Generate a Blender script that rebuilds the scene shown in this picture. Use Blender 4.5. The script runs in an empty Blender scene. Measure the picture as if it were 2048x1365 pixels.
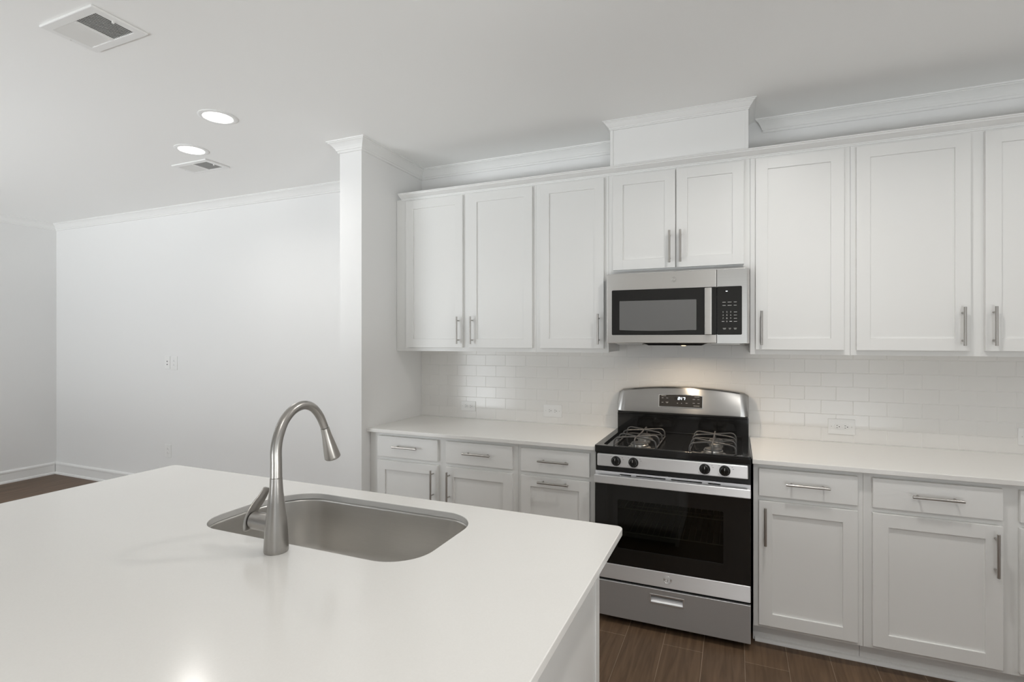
import bpy, bmesh, math, random
from mathutils import Vector, Matrix

R = math.radians
SC = bpy.context.scene
COL = SC.collection
random.seed(7)

# ------------------------------------------------------------------ camera
F_PX, YAW, V0 = 1054.088, 0.4015, 679.858
cam_d = bpy.data.cameras.new('camera')
cam = bpy.data.objects.new('camera', cam_d)
COL.objects.link(cam)
cam.location = (0.6917, -3.4111, 1.4854)
cam.rotation_euler = (R(90), 0, YAW)
cam_d.sensor_fit = 'HORIZONTAL'
cam_d.sensor_width = 36.0
cam_d.lens = F_PX / 2048 * 36.0
cam_d.shift_y = (V0 - 682.5) / 2048
cam_d.clip_start = 0.02
cam_d.clip_end = 100
SC.camera = cam

# ------------------------------------------------------------------ colour management and sampling
SC.view_settings.view_transform = 'Standard'
SC.view_settings.look = 'None'
SC.view_settings.gamma = 1
SC.view_settings.use_curve_mapping = False
SC.view_settings.exposure = 0.25
SC.cycles.use_denoising = True
SC.cycles.max_bounces = 10
SC.cycles.diffuse_bounces = 7
SC.cycles.glossy_bounces = 5
SC.cycles.caustics_reflective = False
SC.cycles.caustics_refractive = False
SC.cycles.sample_clamp_indirect = 6

# ------------------------------------------------------------------ sky
world = bpy.data.worlds.new('sky')
SC.world = world
world.use_nodes = True
wn = world.node_tree.nodes
wbg = wn['Background']
wbg.inputs['Color'].default_value = (0.93, 0.96, 1.0, 1)
wbg.inputs['Strength'].default_value = 0.5

# room extents
XL, XR = -6.255, 2.90          # far left wall, right wall
YB, YF = 0.0, -5.40            # kitchen back wall, wall behind the camera
ZC = 2.7616                    # ceiling
PX0, PX1, PY = -1.675, -1.501, -0.697   # partition stub

# window openings behind the camera: left one inferred, other two added for light
WIN = [(-5.6, -3.2, 0.05, 2.15), (-2.75, -1.25, 0.05, 2.40), (1.0, 2.7, 0.05, 2.40)]
SKY_POWER = [70, 1, 11]       # light through each window: inferred daylight first, then added fill
CEILING_FILL_POWER = [500, 130, 315]    # added upward fill outside each window, to brighten the ceiling


def area(name, loc, rot, sx, sy, power, color=(1, 1, 1), shape='RECTANGLE', spread=180):
    l = bpy.data.lights.new(name, 'AREA')
    l.shape = shape
    l.size = sx
    if shape == 'RECTANGLE':
        l.size_y = sy
    l.energy = power
    l.color = color
    l.spread = R(spread)
    o = bpy.data.objects.new(name, l)
    COL.objects.link(o)
    o.location = loc
    o.rotation_euler = rot
    return o


# lamps outside each window: inferred daylight at the left one, added fill elsewhere
for (x0, x1, z0, z1), p, g in zip(WIN, SKY_POWER, CEILING_FILL_POWER):
    area('daylight_fill', ((x0 + x1) / 2, YF - 0.40, (z0 + z1) / 2), (R(90), 0, 0), x1 - x0, z1 - z0, p, (0.93, 0.965, 1.0))
    area('ceiling_fill', ((x0 + x1) / 2, YF - 1.35, -0.05), (R(180), 0, 0), x1 - x0 + 1.0, 1.9, g, (0.965, 0.98, 1.0))  # added lamp facing up, lifts the ceiling

# unseen glazed door added in the right wall to light surfaces facing it
RWIN = (-5.2, -3.0, 0.05, 2.15)
area('daylight_fill', (XR + 0.40, (RWIN[0] + RWIN[1]) / 2, 1.1), (R(90), 0, R(90)), 2.2, 2.1, 1.5, (1.0, 0.98, 0.95))
area('ceiling_fill', (XR + 2.0, (RWIN[0] + RWIN[1]) / 2, -0.05), (R(180), 0, 0), 3.0, 3.2, 520, (1.0, 0.985, 0.96))  # added upward fill outside the door, for the kitchen ceiling

CAN_POWER = 3.0
CAN_COLOR = (1.0, 0.97, 0.93)

# ------------------------------------------------------------------ helpers


def tag(o, label=None, cat=None, group=None, kind=None):
    if label:
        o['label'] = label
    if cat:
        o['category'] = cat
    if group:
        o['group'] = group
    if kind:
        o['kind'] = kind
    return o


def wloc(p):
    v = Vector((0, 0, 0))
    while p is not None:
        v += p.location
        p = p.parent
    return v


def obj(name, bm, mats, parent=None, smooth=None, loc=None):
    """links a bmesh given in world coordinates as one mesh object"""
    me = bpy.data.meshes.new(name)
    bmesh.ops.recalc_face_normals(bm, faces=bm.faces)
    base = Vector(loc) if loc is not None else Vector((0, 0, 0))
    off = wloc(parent) + base
    bm.transform(Matrix.Translation(-off))
    bm.to_mesh(me)
    bm.free()
    if not isinstance(mats, (list, tuple)):
        mats = [mats]
    for m in mats:
        me.materials.append(m)
    if smooth is not None:
        me.shade_smooth()
        me.set_sharp_from_angle(angle=R(smooth))
    if any(m.name.startswith('brushed_steel') for m in mats):
        uv = me.uv_layers.new(name='UVMap')          # brush lines run along x, so highlights stretch along z
        for lp in me.loops:
            co = me.vertices[lp.vertex_index].co
            uv.data[lp.index].uv = (co.z + 0.37 * co.y, co.x + 0.11 * co.y)
    o = bpy.data.objects.new(name, me)
    COL.objects.link(o)
    if smooth is not None:
        wnm = o.modifiers.new('weighted_normal', 'WEIGHTED_NORMAL')
        wnm.keep_sharp = True
        wnm.weight = 80
    o.location = base
    if parent is not None:
        o.parent = parent
    return o


def empty(name, loc, label, cat, group=None):
    o = bpy.data.objects.new(name, None)
    o.empty_display_size = 0.1
    COL.objects.link(o)
    o.location = loc
    return tag(o, label, cat, group)


def structure(name, bm, m, label=None, smooth=None):
    o = obj(name, bm, m, None, smooth)
    return tag(o, label, None, None, 'structure')


def merge(bm, src, mat=0):
    me = bpy.data.meshes.new('tmp')
    src.to_mesh(me)
    src.free()
    n = len(bm.faces)
    bm.from_mesh(me)
    bpy.data.meshes.remove(me)
    if mat:
        bm.faces.ensure_lookup_table()
        for f in bm.faces[n:]:
            f.material_index = mat


def box(bm, x0, x1, y0, y1, z0, z1, bev=0.0, seg=2, mat=0):
    t = bmesh.new()
    bmesh.ops.create_cube(t, size=1)
    sx, sy, sz = abs(x1 - x0), abs(y1 - y0), abs(z1 - z0)
    bmesh.ops.scale(t, vec=(sx, sy, sz), verts=t.verts)
    bmesh.ops.translate(t, vec=((x0 + x1) / 2, (y0 + y1) / 2, (z0 + z1) / 2), verts=t.verts)
    if bev > 0:
        b = min(bev, 0.45 * min(sx, sy, sz))
        bmesh.ops.bevel(t, geom=t.edges[:], offset=b, segments=seg, profile=0.5, affect='EDGES')
    merge(bm, t, mat)


def frame_of(axis):
    a = axis.normalized()
    h = Vector((0, 0, 1)) if abs(a.z) < 0.9 else Vector((1, 0, 0))
    u = a.cross(h).normalized()
    return u, a.cross(u).normalized()


def lathe(bm, origin, axis, prof, n=32, mat=0, cap=True):
    """prof: (distance along axis, radius)"""
    o = Vector(origin)
    a = Vector(axis).normalized()
    u, w = frame_of(a)
    t = bmesh.new()
    rings = []
    for d, r in prof:
        rings.append([t.verts.new(o + a * d + (u * math.cos(2 * math.pi * k / n) + w * math.sin(2 * math.pi * k / n)) * max(r, 1e-5)) for k in range(n)])
    for i in range(len(rings) - 1):
        for k in range(n):
            t.faces.new((rings[i][k], rings[i][(k + 1) % n], rings[i + 1][(k + 1) % n], rings[i + 1][k]))
    if cap:
        t.faces.new(rings[0][::-1])
        t.faces.new(rings[-1])
    bmesh.ops.recalc_face_normals(t, faces=t.faces)
    merge(bm, t, mat)


def cyl(bm, a, b, r, n=20, mat=0, bev=0.0):
    a, b = Vector(a), Vector(b)
    L = (b - a).length
    if bev:
        prof = [(0, r - bev), (bev, r), (L - bev, r), (L, r - bev)]
    else:
        prof = [(0, r), (L, r)]
    lathe(bm, a, b - a, prof, n, mat)


def tube(bm, pts, radii, n=20, mat=0, flat=None):
    """a swept tube along pts; radii a number or one per point; flat = (direction, factor) squashes it"""
    pts = [Vector(p) for p in pts]
    if not isinstance(radii, (list, tuple)):
        radii = [radii] * len(pts)
    t = bmesh.new()
    rings = []
    u = None
    for i, p in enumerate(pts):
        d = (pts[min(i + 1, len(pts) - 1)] - pts[max(i - 1, 0)]).normalized()
        if u is None:
            u, _ = frame_of(d)
        u = (u - d * u.dot(d)).normalized()
        w = d.cross(u)
        ring = []
        for k in range(n):
            q = (u * math.cos(2 * math.pi * k / n) + w * math.sin(2 * math.pi * k / n)) * radii[i]
            if flat:
                fd = Vector(flat[0]).normalized()
                q = q + fd * q.dot(fd) * (flat[1] - 1)
            ring.append(t.verts.new(p + q))
        rings.append(ring)
    for i in range(len(rings) - 1):
        for k in range(n):
            t.faces.new((rings[i][k], rings[i][(k + 1) % n], rings[i + 1][(k + 1) % n], rings[i + 1][k]))
    t.faces.new(rings[0][::-1])
    t.faces.new(rings[-1])
    bmesh.ops.recalc_face_normals(t, faces=t.faces)
    merge(bm, t, mat)


def spline(pts, n=6):
    """Catmull-Rom through pts"""
    P = [Vector(p) for p in pts]
    P = [P[0] * 2 - P[1]] + P + [P[-1] * 2 - P[-2]]
    out = []
    for i in range(1, len(P) - 2):
        for k in range(n):
            s = k / n
            a, b, c, d = P[i - 1], P[i], P[i + 1], P[i + 2]
            out.append(0.5 * ((2 * b) + (c - a) * s + (2 * a - 5 * b + 4 * c - d) * s * s + (3 * b - a - 3 * c + d) * s ** 3))
    out.append(P[-2])
    return out


def sweep(bm, prof, path, mat=0, closed_prof=True):
    """sweeps prof [(out, z)] along the horizontal polyline path; out points to the right of travel"""
    P = [Vector((p[0], p[1], 0)) for p in path]
    t = bmesh.new()
    rows = []
    for i, p in enumerate(P):
        def nrm(a, b):
            d = (b - a).normalized()
            return Vector((d.y, -d.x, 0))
        if i == 0:
            m, s = nrm(P[0], P[1]), 1
        elif i == len(P) - 1:
            m, s = nrm(P[-2], P[-1]), 1
        else:
            n1, n2 = nrm(P[i - 1], p), nrm(p, P[i + 1])
            m = (n1 + n2).normalized()
            s = 1 / max(0.2, m.dot(n1))
        rows.append([t.verts.new(Vector((p.x, p.y, z)) + m * (o * s)) for o, z in prof])
    k = len(prof)
    for i in range(len(rows) - 1):
        for j in range(k if closed_prof else k - 1):
            t.faces.new((rows[i][j], rows[i][(j + 1) % k], rows[i + 1][(j + 1) % k], rows[i + 1][j]))
    if closed_prof:
        t.faces.new(rows[0][::-1])
        t.faces.new(rows[-1])
    bmesh.ops.recalc_face_normals(t, faces=t.faces)
    merge(bm, t, mat)


def rrect(x0, x1, y0, y1, radii, n=8):
    """rounded rectangle, counter-clockwise from lower left; radii for (x0y0, x1y0, x1y1, x0y1), each a number or (rx, ry)"""
    out = []
    cs = [(x0, y0, 1, 1, 180), (x1, y0, -1, 1, 270), (x1, y1, -1, -1, 0), (x0, y1, 1, -1, 90)]
    for (cx, cy, sx, sy, a0), r in zip(cs, radii):
        rx, ry = r if isinstance(r, tuple) else (r, r)
        for k in range(n + 1):
            a = R(a0 + 90 * k / n)
            out.append((cx + sx * rx + rx * math.cos(a), cy + sy * ry + ry * math.sin(a)))
    return out


def slab_mesh(loops, z0, z1, bev=0.002, xf=None):
    """an extruded flat shape with holes and eased edges; loops in XY, first the outline"""
    cu = bpy.data.curves.new('slab', 'CURVE')
    cu.dimensions = '2D'
    cu.fill_mode = 'BOTH'
    cu.extrude = (z1 - z0) / 2 - bev
    cu.bevel_depth = bev
    cu.bevel_resolution = 2
    cu.offset = -bev
    for lp in loops:
        s = cu.splines.new('POLY')
        s.points.add(len(lp) - 1)
        for q, p in zip(s.points, lp):
            q.co = (p[0], p[1], 0, 1)
        s.use_cyclic_u = True
    return curve_bm(cu, xf if xf is not None else Matrix.Translation((0, 0, (z0 + z1) / 2)))


def curve_bm(cu, xf):
    ob = bpy.data.objects.new('tmp', cu)
    COL.objects.link(ob)
    dg = bpy.context.evaluated_depsgraph_get()
    dg.update()
    me = bpy.data.meshes.new_from_object(ob.evaluated_get(dg))
    bpy.data.objects.remove(ob)
    bpy.data.curves.remove(cu)
    bm = bmesh.new()
    bm.from_mesh(me)
    bpy.data.meshes.remove(me)
    bmesh.ops.remove_doubles(bm, verts=bm.verts, dist=1e-6)
    bm.transform(xf)
    return bm


# a flat drawing (x, y) stood up on a wall that faces the room: x -> x, y -> z, thickness -> -y
def upright(y):
    return Matrix(((1, 0, 0, 0), (0, 0, -1, y), (0, 1, 0, 0), (0, 0, 0, 1)))


def text(bm, s, x, y, z, size, mat=0, depth=0.0002):
    cu = bpy.data.curves.new('txt', 'FONT')
    cu.body = s
    cu.size = size
    cu.align_x = 'CENTER'
    cu.align_y = 'CENTER'
    cu.extrude = depth
    t = curve_bm(cu, Matrix.Translation((x, 0, z)) @ upright(y))
    merge(bm, t, mat)


def plate(bm, x0, x1, z0, z1, yf, thick, r, bev=0.001, mat=0, holes=()):
    """an upright rounded plate whose front stands at y = yf"""
    loops = [rrect(x0, x1, z0, z1, [r] * 4, 6)] + [rrect(h[0], h[1], h[2], h[3], [h[4]] * 4, 5) for h in holes]
    t = slab_mesh(loops, 0, thick, bev, upright(yf + thick / 2))
    merge(bm, t, mat)


# ------------------------------------------------------------------ materials


def mat(name, color, rough=0.5, metal=0.0, spec=0.5, coat=0.0, bump=None):
    m = bpy.data.materials.new(name)
    m.use_nodes = True
    b = m.node_tree.nodes['Principled BSDF']
    b.inputs['Base Color'].default_value = (*color, 1)
    b.inputs['Roughness'].default_value = rough
    b.inputs['Metallic'].default_value = metal
    b.inputs['Specular IOR Level'].default_value = spec
    b.inputs['Coat Weight'].default_value = coat
    if bump:
        scale, strength, dist = bump
        nt = m.node_tree
        tc = nt.nodes.new('ShaderNodeTexCoord')
        mp = nt.nodes.new('ShaderNodeMapping')
        mp.inputs['Scale'].default_value = scale if isinstance(scale, tuple) else (scale,) * 3
        nz = nt.nodes.new('ShaderNodeTexNoise')
        nz.inputs['Scale'].default_value = 1.0
        nz.inputs['Detail'].default_value = 3
        bp = nt.nodes.new('ShaderNodeBump')
        bp.inputs['Strength'].default_value = strength
        bp.inputs['Distance'].default_value = dist
        nt.links.new(tc.outputs['Object'], mp.inputs['Vector'])
        nt.links.new(mp.outputs['Vector'], nz.inputs['Vector'])
        nt.links.new(nz.outputs['Fac'], bp.inputs['Height'])
        nt.links.new(bp.outputs['Normal'], b.inputs['Normal'])
    return m


def brushed(name, color, rough, scale, var=0.10, bump=0.12, aniso=0.0):
    """metal with fine brush lines: streaks vary roughness and colour a little"""
    m = mat(name, color, rough, 1.0)
    nt = m.node_tree
    b = nt.nodes['Principled BSDF']
    tc = nt.nodes.new('ShaderNodeTexCoord')
    mp = nt.nodes.new('ShaderNodeMapping')
    mp.inputs['Scale'].default_value = scale
    nz = nt.nodes.new('ShaderNodeTexNoise')
    nz.inputs['Scale'].default_value = 1.0
    nz.inputs['Detail'].default_value = 4
    nz.inputs['Roughness'].default_value = 0.6
    rm = nt.nodes.new('ShaderNodeMapRange')
    rm.inputs['To Min'].default_value = rough - var * 0.6
    rm.inputs['To Max'].default_value = rough + var * 0.6
    mx = nt.nodes.new('ShaderNodeMix')
    mx.data_type = 'RGBA'
    mx.inputs['A'].default_value = (*[c * (1 - var) for c in color], 1)
    mx.inputs['B'].default_value = (*[min(1, c * (1 + var)) for c in color], 1)
    bp = nt.nodes.new('ShaderNodeBump')
    bp.inputs['Strength'].default_value = bump
    bp.inputs['Distance'].default_value = 0.0004
    nt.links.new(tc.outputs['Object'], mp.inputs['Vector'])
    nt.links.new(mp.outputs['Vector'], nz.inputs['Vector'])
    nt.links.new(nz.outputs['Fac'], rm.inputs['Value'])
    nt.links.new(rm.outputs['Result'], b.inputs['Roughness'])
    nt.links.new(nz.outputs['Fac'], mx.inputs['Factor'])
    nt.links.new(mx.outputs['Result'], b.inputs['Base Color'])
    nt.links.new(nz.outputs['Fac'], bp.inputs['Height'])
    nt.links.new(bp.outputs['Normal'], b.inputs['Normal'])
    if aniso:
        tg = nt.nodes.new('ShaderNodeTangent')
        tg.direction_type = 'UV_MAP'
        tg.uv_map = 'UVMap'
        b.inputs['Anisotropic'].default_value = aniso
        nt.links.new(tg.outputs['Tangent'], b.inputs['Tangent'])
    return m


def emission(name, color, strength):
    m = bpy.data.materials.new(name)
    m.use_nodes = True
    b = m.node_tree.nodes['Principled BSDF']
    b.inputs['Base Color'].default_value = (*color, 1)
    b.inputs['Emission Color'].default_value = (*color, 1)
    b.inputs['Emission Strength'].default_value = strength
    return m


def glass(name, tint, gloss=0.05):
    """thin pane: tinted see-through plus a mirror share that grows at grazing angles"""
    m = bpy.data.materials.new(name)
    m.use_nodes = True
    nt = m.node_tree
    nt.nodes.clear()
    out = nt.nodes.new('ShaderNodeOutputMaterial')
    tr = nt.nodes.new('ShaderNodeBsdfTransparent')
    tr.inputs['Color'].default_value = (*tint, 1)
    gl = nt.nodes.new('ShaderNodeBsdfGlossy')
    gl.inputs['Roughness'].default_value = 0.02
    fr = nt.nodes.new('ShaderNodeFresnel')
    fr.inputs['IOR'].default_value = 1.45
    mx = nt.nodes.new('ShaderNodeMixShader')
    nt.links.new(fr.outputs['Fac'], mx.inputs['Fac'])
    nt.links.new(tr.outputs['BSDF'], mx.inputs[1])
    nt.links.new(gl.outputs['BSDF'], mx.inputs[2])
    nt.links.new(mx.outputs['Shader'], out.inputs['Surface'])
    return m


def wood_floor():
    m = mat('dark_wood_plank', (0.1, 0.06, 0.04), 0.48, 0, 0.35)
    nt = m.node_tree
    b = nt.nodes['Principled BSDF']
    tc = nt.nodes.new('ShaderNodeTexCoord')
    mp = nt.nodes.new('ShaderNodeMapping')          # swap axes: planks run along y
    mp.inputs['Rotation'].default_value = (0, 0, R(90))
    mp.inputs['Location'].default_value = (0.0, 0.0, 0)
    br = nt.nodes.new('ShaderNodeTexBrick')
    br.offset = 0.38
    br.inputs['Scale'].default_value = 1.0
    br.inputs['Brick Width'].default_value = 1.22
    br.inputs['Row Height'].default_value = 0.1825
    br.inputs['Mortar Size'].default_value = 0.0013
    br.inputs['Mortar Smooth'].default_value = 0.2
    br.inputs['Color1'].default_value = (0.135, 0.086, 0.053, 1)
    br.inputs['Color2'].default_value = (0.155, 0.099, 0.061, 1)
    br.inputs['Mortar'].default_value = (0.34, 0.26, 0.19, 1)
    g = nt.nodes.new('ShaderNodeTexNoise')
    gm = nt.nodes.new('ShaderNodeMapping')
    gm.inputs['Scale'].default_value = (28, 1.8, 1)
    g.inputs['Scale'].default_value = 1.6
    g.inputs['Detail'].default_value = 6
    g.inputs['Distortion'].default_value = 0.8
    mx = nt.nodes.new('ShaderNodeMix')
    mx.data_type = 'RGBA'
    mx.blend_type = 'MULTIPLY'
    mx.inputs['Factor'].default_value = 0.75
    rp = nt.nodes.new('ShaderNodeValToRGB')
    rp.color_ramp.elements[0].position = 0.3
    rp.color_ramp.elements[0].color = (0.50, 0.48, 0.46, 1)
    rp.color_ramp.elements[1].position = 0.72
    rp.color_ramp.elements[1].color = (1.22, 1.2, 1.18, 1)
    nt.links.new(tc.outputs['Object'], mp.inputs['Vector'])
    nt.links.new(mp.outputs['Vector'], br.inputs['Vector'])
    nt.links.new(tc.outputs['Object'], gm.inputs['Vector'])
    nt.links.new(gm.outputs['Vector'], g.inputs['Vector'])
    nt.links.new(g.outputs['Fac'], rp.inputs['Fac'])
    nt.links.new(br.outputs['Color'], mx.inputs['A'])
    nt.links.new(rp.outputs['Color'], mx.inputs['B'])
    nt.links.new(mx.outputs['Result'], b.inputs['Base Color'])
    return m


def quartz():
    m = mat('white_quartz', (0.80, 0.79, 0.765), 0.16, 0, 0.5)
    nt = m.node_tree
    b = nt.nodes['Principled BSDF']
    tc = nt.nodes.new('ShaderNodeTexCoord')
    nz = nt.nodes.new('ShaderNodeTexNoise')
    nz.inputs['Scale'].default_value = 260
    nz.inputs['Detail'].default_value = 2
    mx = nt.nodes.new('ShaderNodeMix')
    mx.data_type = 'RGBA'
    mx.inputs['A'].default_value = (0.775, 0.765, 0.74, 1)
    mx.inputs['B'].default_value = (0.815, 0.805, 0.78, 1)
    nt.links.new(tc.outputs['Object'], nz.inputs['Vector'])
    nt.links.new(nz.outputs['Fac'], mx.inputs['Factor'])
    nt.links.new(mx.outputs['Result'], b.inputs['Base Color'])
    return m


M = dict(
    wall=mat('wall_paint', (0.81, 0.81, 0.805), 0.65, 0, 0.3, bump=(90, 0.03, 0.002)),
    ceil=mat('ceiling_paint', (0.90, 0.90, 0.89), 0.8, 0, 0.2, bump=(120, 0.03, 0.002)),
    trim=mat('trim_paint', (0.83, 0.83, 0.82), 0.35, 0, 0.4),
    cab=mat('cabinet_paint', (0.80, 0.80, 0.785), 0.33, 0, 0.45, bump=((40, 40, 6), 0.02, 0.001)),
    floor=wood_floor(),
    quartz=quartz(),
    tile=mat('glazed_tile', (0.80, 0.79, 0.77), 0.20, 0, 0.5),
    grout=mat('grout', (0.86, 0.855, 0.84), 0.85),
    steel=brushed('brushed_steel', (0.90, 0.905, 0.92), 0.50, (3, 3, 900), 0.04, 0.03, 0.8),
    steel_drawer=brushed('brushed_steel_drawer', (0.52, 0.525, 0.53), 0.40, (3, 3, 900), 0.04, 0.03, 0.6),
    steel_guard=brushed('brushed_steel_guard', (0.50, 0.49, 0.475), 0.25, (3, 3, 900), 0.03, 0.0, 0.88),
    steel_micro=brushed('brushed_steel_microwave', (0.72, 0.71, 0.69), 0.30, (3, 3, 900), 0.06, 0.03, 0.8),
    sinksteel=brushed('satin_sink_steel', (0.66, 0.645, 0.62), 0.33, (6, 6, 500), 0.06, 0.05),
    nickel=mat('brushed_nickel', (0.42, 0.405, 0.385), 0.33, 1.0),
    pull=mat('pull_nickel', (0.50, 0.48, 0.455), 0.28, 1.0),
    chrome=mat('chrome_edge', (0.85, 0.85, 0.84), 0.08, 1.0),
    black=mat('black_enamel', (0.008, 0.008, 0.008), 0.10, 0, 0.5),
    satinblack=mat('satin_black', (0.012, 0.012, 0.012), 0.35, 0, 0.4),
    iron=mat('cast_iron', (0.075, 0.073, 0.071), 0.38, 0, 0.5, bump=(400, 0.15, 0.001)),
    alu=mat('burner_aluminium', (0.55, 0.53, 0.50), 0.32, 1.0),
    panelglass=mat('black_panel_glass', (0.010, 0.010, 0.0095), 0.05, 0, 0.5),
    micromesh=mat('microwave_window_mesh', (0.155, 0.155, 0.152), 0.22, 0, 0.5),
    plastic=mat('white_plastic', (0.83, 0.83, 0.82), 0.3, 0, 0.5),
    dark=mat('dark_hole', (0.01, 0.01, 0.01), 0.8),
    ventdark=mat('duct_shadow', (0.30, 0.30, 0.30), 0.9),
    print=mat('grey_print', (0.62, 0.62, 0.60), 0.5),
    dimprint=mat('dim_print', (0.30, 0.30, 0.29), 0.5),
    ink=mat('dark_ink', (0.06, 0.06, 0.06), 0.5),
    galv=mat('grey_filter', (0.42, 0.41, 0.39), 0.4, 0.8),
    display=mat('display_glass', (0.030, 0.027, 0.024), 0.12, 0, 0.5),
    digits=emission('clock_digits', (0.85, 0.93, 1.0), 2.2),
    lens=emission('light_lens', (1.0, 0.97, 0.92), 5.0),
    hoodlens=emission('hood_lens', (1.0, 0.72, 0.42), 3.0),
    pane=glass('window_pane', (0.97, 0.98, 0.98)),
    ovenglass=glass('oven_window_glass', (0.42, 0.43, 0.39)),
    cavity=mat('oven_enamel', (0.16, 0.165, 0.15), 0.4),
)

M['steel_drawer'].node_tree.nodes['Principled BSDF'].inputs['Metallic'].default_value = 0.6   # part diffuse grey put into the colour to mute the brown floor reflection

# ================================================================== THE SETTING
T = 0.12
bm = bmesh.new(); box(bm, XL - T, XR + T, YF - T, YB + T, -0.08, 0.0); structure('floor', bm, M['floor'], 'dark brown wood plank floor')
bm = bmesh.new(); box(bm, XL - T, XR + T, YF - T, YB + T, ZC, ZC + 0.1); structure('ceiling', bm, M['ceil'], 'smooth white ceiling')
bm = bmesh.new(); box(bm, XL - T, XR + T, YB, YB + T, 0, ZC); structure('wall_back', bm, M['wall'], 'white wall behind range and living area')
bm = bmesh.new(); box(bm, XL - T, XL, YF, YB, 0, ZC); structure('wall_left', bm, M['wall'], 'white wall at far left of living area')
bm = bmesh.new()
box(bm, XR, XR + T, YF, RWIN[0], 0, ZC); box(bm, XR, XR + T, RWIN[1], YB, 0, ZC)
box(bm, XR, XR + T, RWIN[0], RWIN[1], RWIN[3], ZC); box(bm, XR, XR + T, RWIN[0], RWIN[1], 0, RWIN[2])
structure('wall_right', bm, M['wall'], 'white wall right of the kitchen')
bm = bmesh.new(); box(bm, PX0, PX1, PY, YB, 0, ZC); structure('wall_partition', bm, M['wall'], 'white stub wall ending the run of cabinets')
# wall behind the camera with its window openings
bm = bmesh.new()
xs = XL
for (x0, x1, z0, z1) in WIN:
    box(bm, xs, x0, YF - T, YF, 0, ZC)
    box(bm, x0, x1, YF - T, YF, z1, ZC)
    box(bm, x0, x1, YF - T, YF, 0, z0)
    xs = x1
box(bm, xs, XR, YF - T, YF, 0, ZC)
structure('wall_front', bm, M['wall'], 'white wall with unseen windows behind the camera')
for i, (x0, x1, z0, z1) in enumerate(WIN):
    fr = bmesh.new()
    w = 0.06
    yy0, yy1 = YF - 0.09, YF - 0.03
    box(fr, x0, x0 + w, yy0, yy1, z0, z1); box(fr, x1 - w, x1, yy0, yy1, z0, z1)
    box(fr, x0 + w, x1 - w, yy0, yy1, z0, z0 + w); box(fr, x0 + w, x1 - w, yy0, yy1, z1 - w, z1)
    xm = (x0 + x1) / 2
    box(fr, xm - 0.035, xm + 0.035, yy0, yy1, z0 + w, z1 - w)
    wo = structure('window_%d' % (i + 1), fr, M['trim'], 'unseen white framed window behind the camera')
    pn = bmesh.new()
    box(pn, x0 + w, xm - 0.035, YF - 0.063, YF - 0.057, z0 + w, z1 - w)
    box(pn, xm + 0.035, x1 - w, YF - 0.063, YF - 0.057, z0 + w, z1 - w)
    obj('pane', pn, M['pane'], wo)

fr = bmesh.new()
w = 0.06
xx0, xx1 = XR + 0.03, XR + 0.09
y0, y1, z0, z1 = RWIN
ym = (y0 + y1) / 2
for a, b_, c, d in ((y0, y0 + w, z0, z1), (y1 - w, y1, z0, z1), (y0 + w, y1 - w, z0, z0 + w), (y0 + w, y1 - w, z1 - w, z1), (ym - 0.035, ym + 0.035, z0 + w, z1 - w)):
    box(fr, xx0, xx1, a, b_, c, d)
wo = structure('added_door_1', fr, M['trim'], 'added white framed glass door in the right wall')
pn = bmesh.new()
box(pn, XR + 0.057, XR + 0.063, y0 + w, ym - 0.035, z0 + w, z1 - w); box(pn, XR + 0.057, XR + 0.063, ym + 0.035, y1 - w, z0 + w, z1 - w)
obj('pane', pn, M['pane'], wo)

# crown moulding at the ceiling: (out, z)
def crown_profile(zt, s=1.0):
    p = [(0, -0.069), (0.008, -0.069), (0.011, -0.0655), (0.0115, -0.058), (0.0155, -0.0555), (0.018, -0.0525), (0.0185, -0.048),
         (0.022, -0.043), (0.028, -0.034), (0.036, -0.0245), (0.045, -0.0165), (0.0525, -0.0125), (0.054, -0.0115), (0.0545, -0.008), (0.0615, -0.007), (0.0625, 0), (0, 0)]
    return [(o * s, zt + z * s) for o, z in p]

bm = bmesh.new()
sweep(bm, crown_profile(ZC - 0.0002), [(-0.02, YB), (PX1, YB), (PX1, PY), (PX0, PY), (PX0, YB), (XL, YB), (XL, YF)][::-1])
structure('trim_1', bm, M['trim'], 'white crown moulding round living area and left kitchen wall')
bm = bmesh.new()
sweep(bm, crown_profile(ZC - 0.0002), [(0.845, YB), (XR, YB), (XR, YF), (XL, YF)])
# mitred start of the right run: pull the top of its first section towards the chase
bm.verts.ensure_lookup_table()
for v in bm.verts:
    if abs(v.co.x - 0.845) < 1e-4:
        v.co.x = 0.845 - 0.05 * min(1, max(0, -v.co.y / 0.0625))
structure('trim_2', bm, M['trim'], 'white crown moulding on the wall above the right cabinets')

# baseboards
bprof = [(0, 0.0), (0.024, 0.0), (0.024, 0.010), (0.020, 0.020), (0.013, 0.024), (0.0125, 0.098), (0.016, 0.102), (0.0165, 0.116), (0.012, 0.124), (0.006, 0.131), (0, 0.131)]
bm = bmesh.new(); sweep(bm, bprof, [(PX1, PY + 0.05), (PX1, PY), (PX0, PY), (PX0, YB), (XL + 0.0, YB)][::-1])
structure('baseboard_back', bm, M['trim'], 'white baseboard along the living area back wall')
bm = bmesh.new(); sweep(bm, bprof, [(XL, YF), (XL, YB - 0.02)])
structure('baseboard_left', bm, M['trim'], 'white baseboard along the far left wall')

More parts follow.
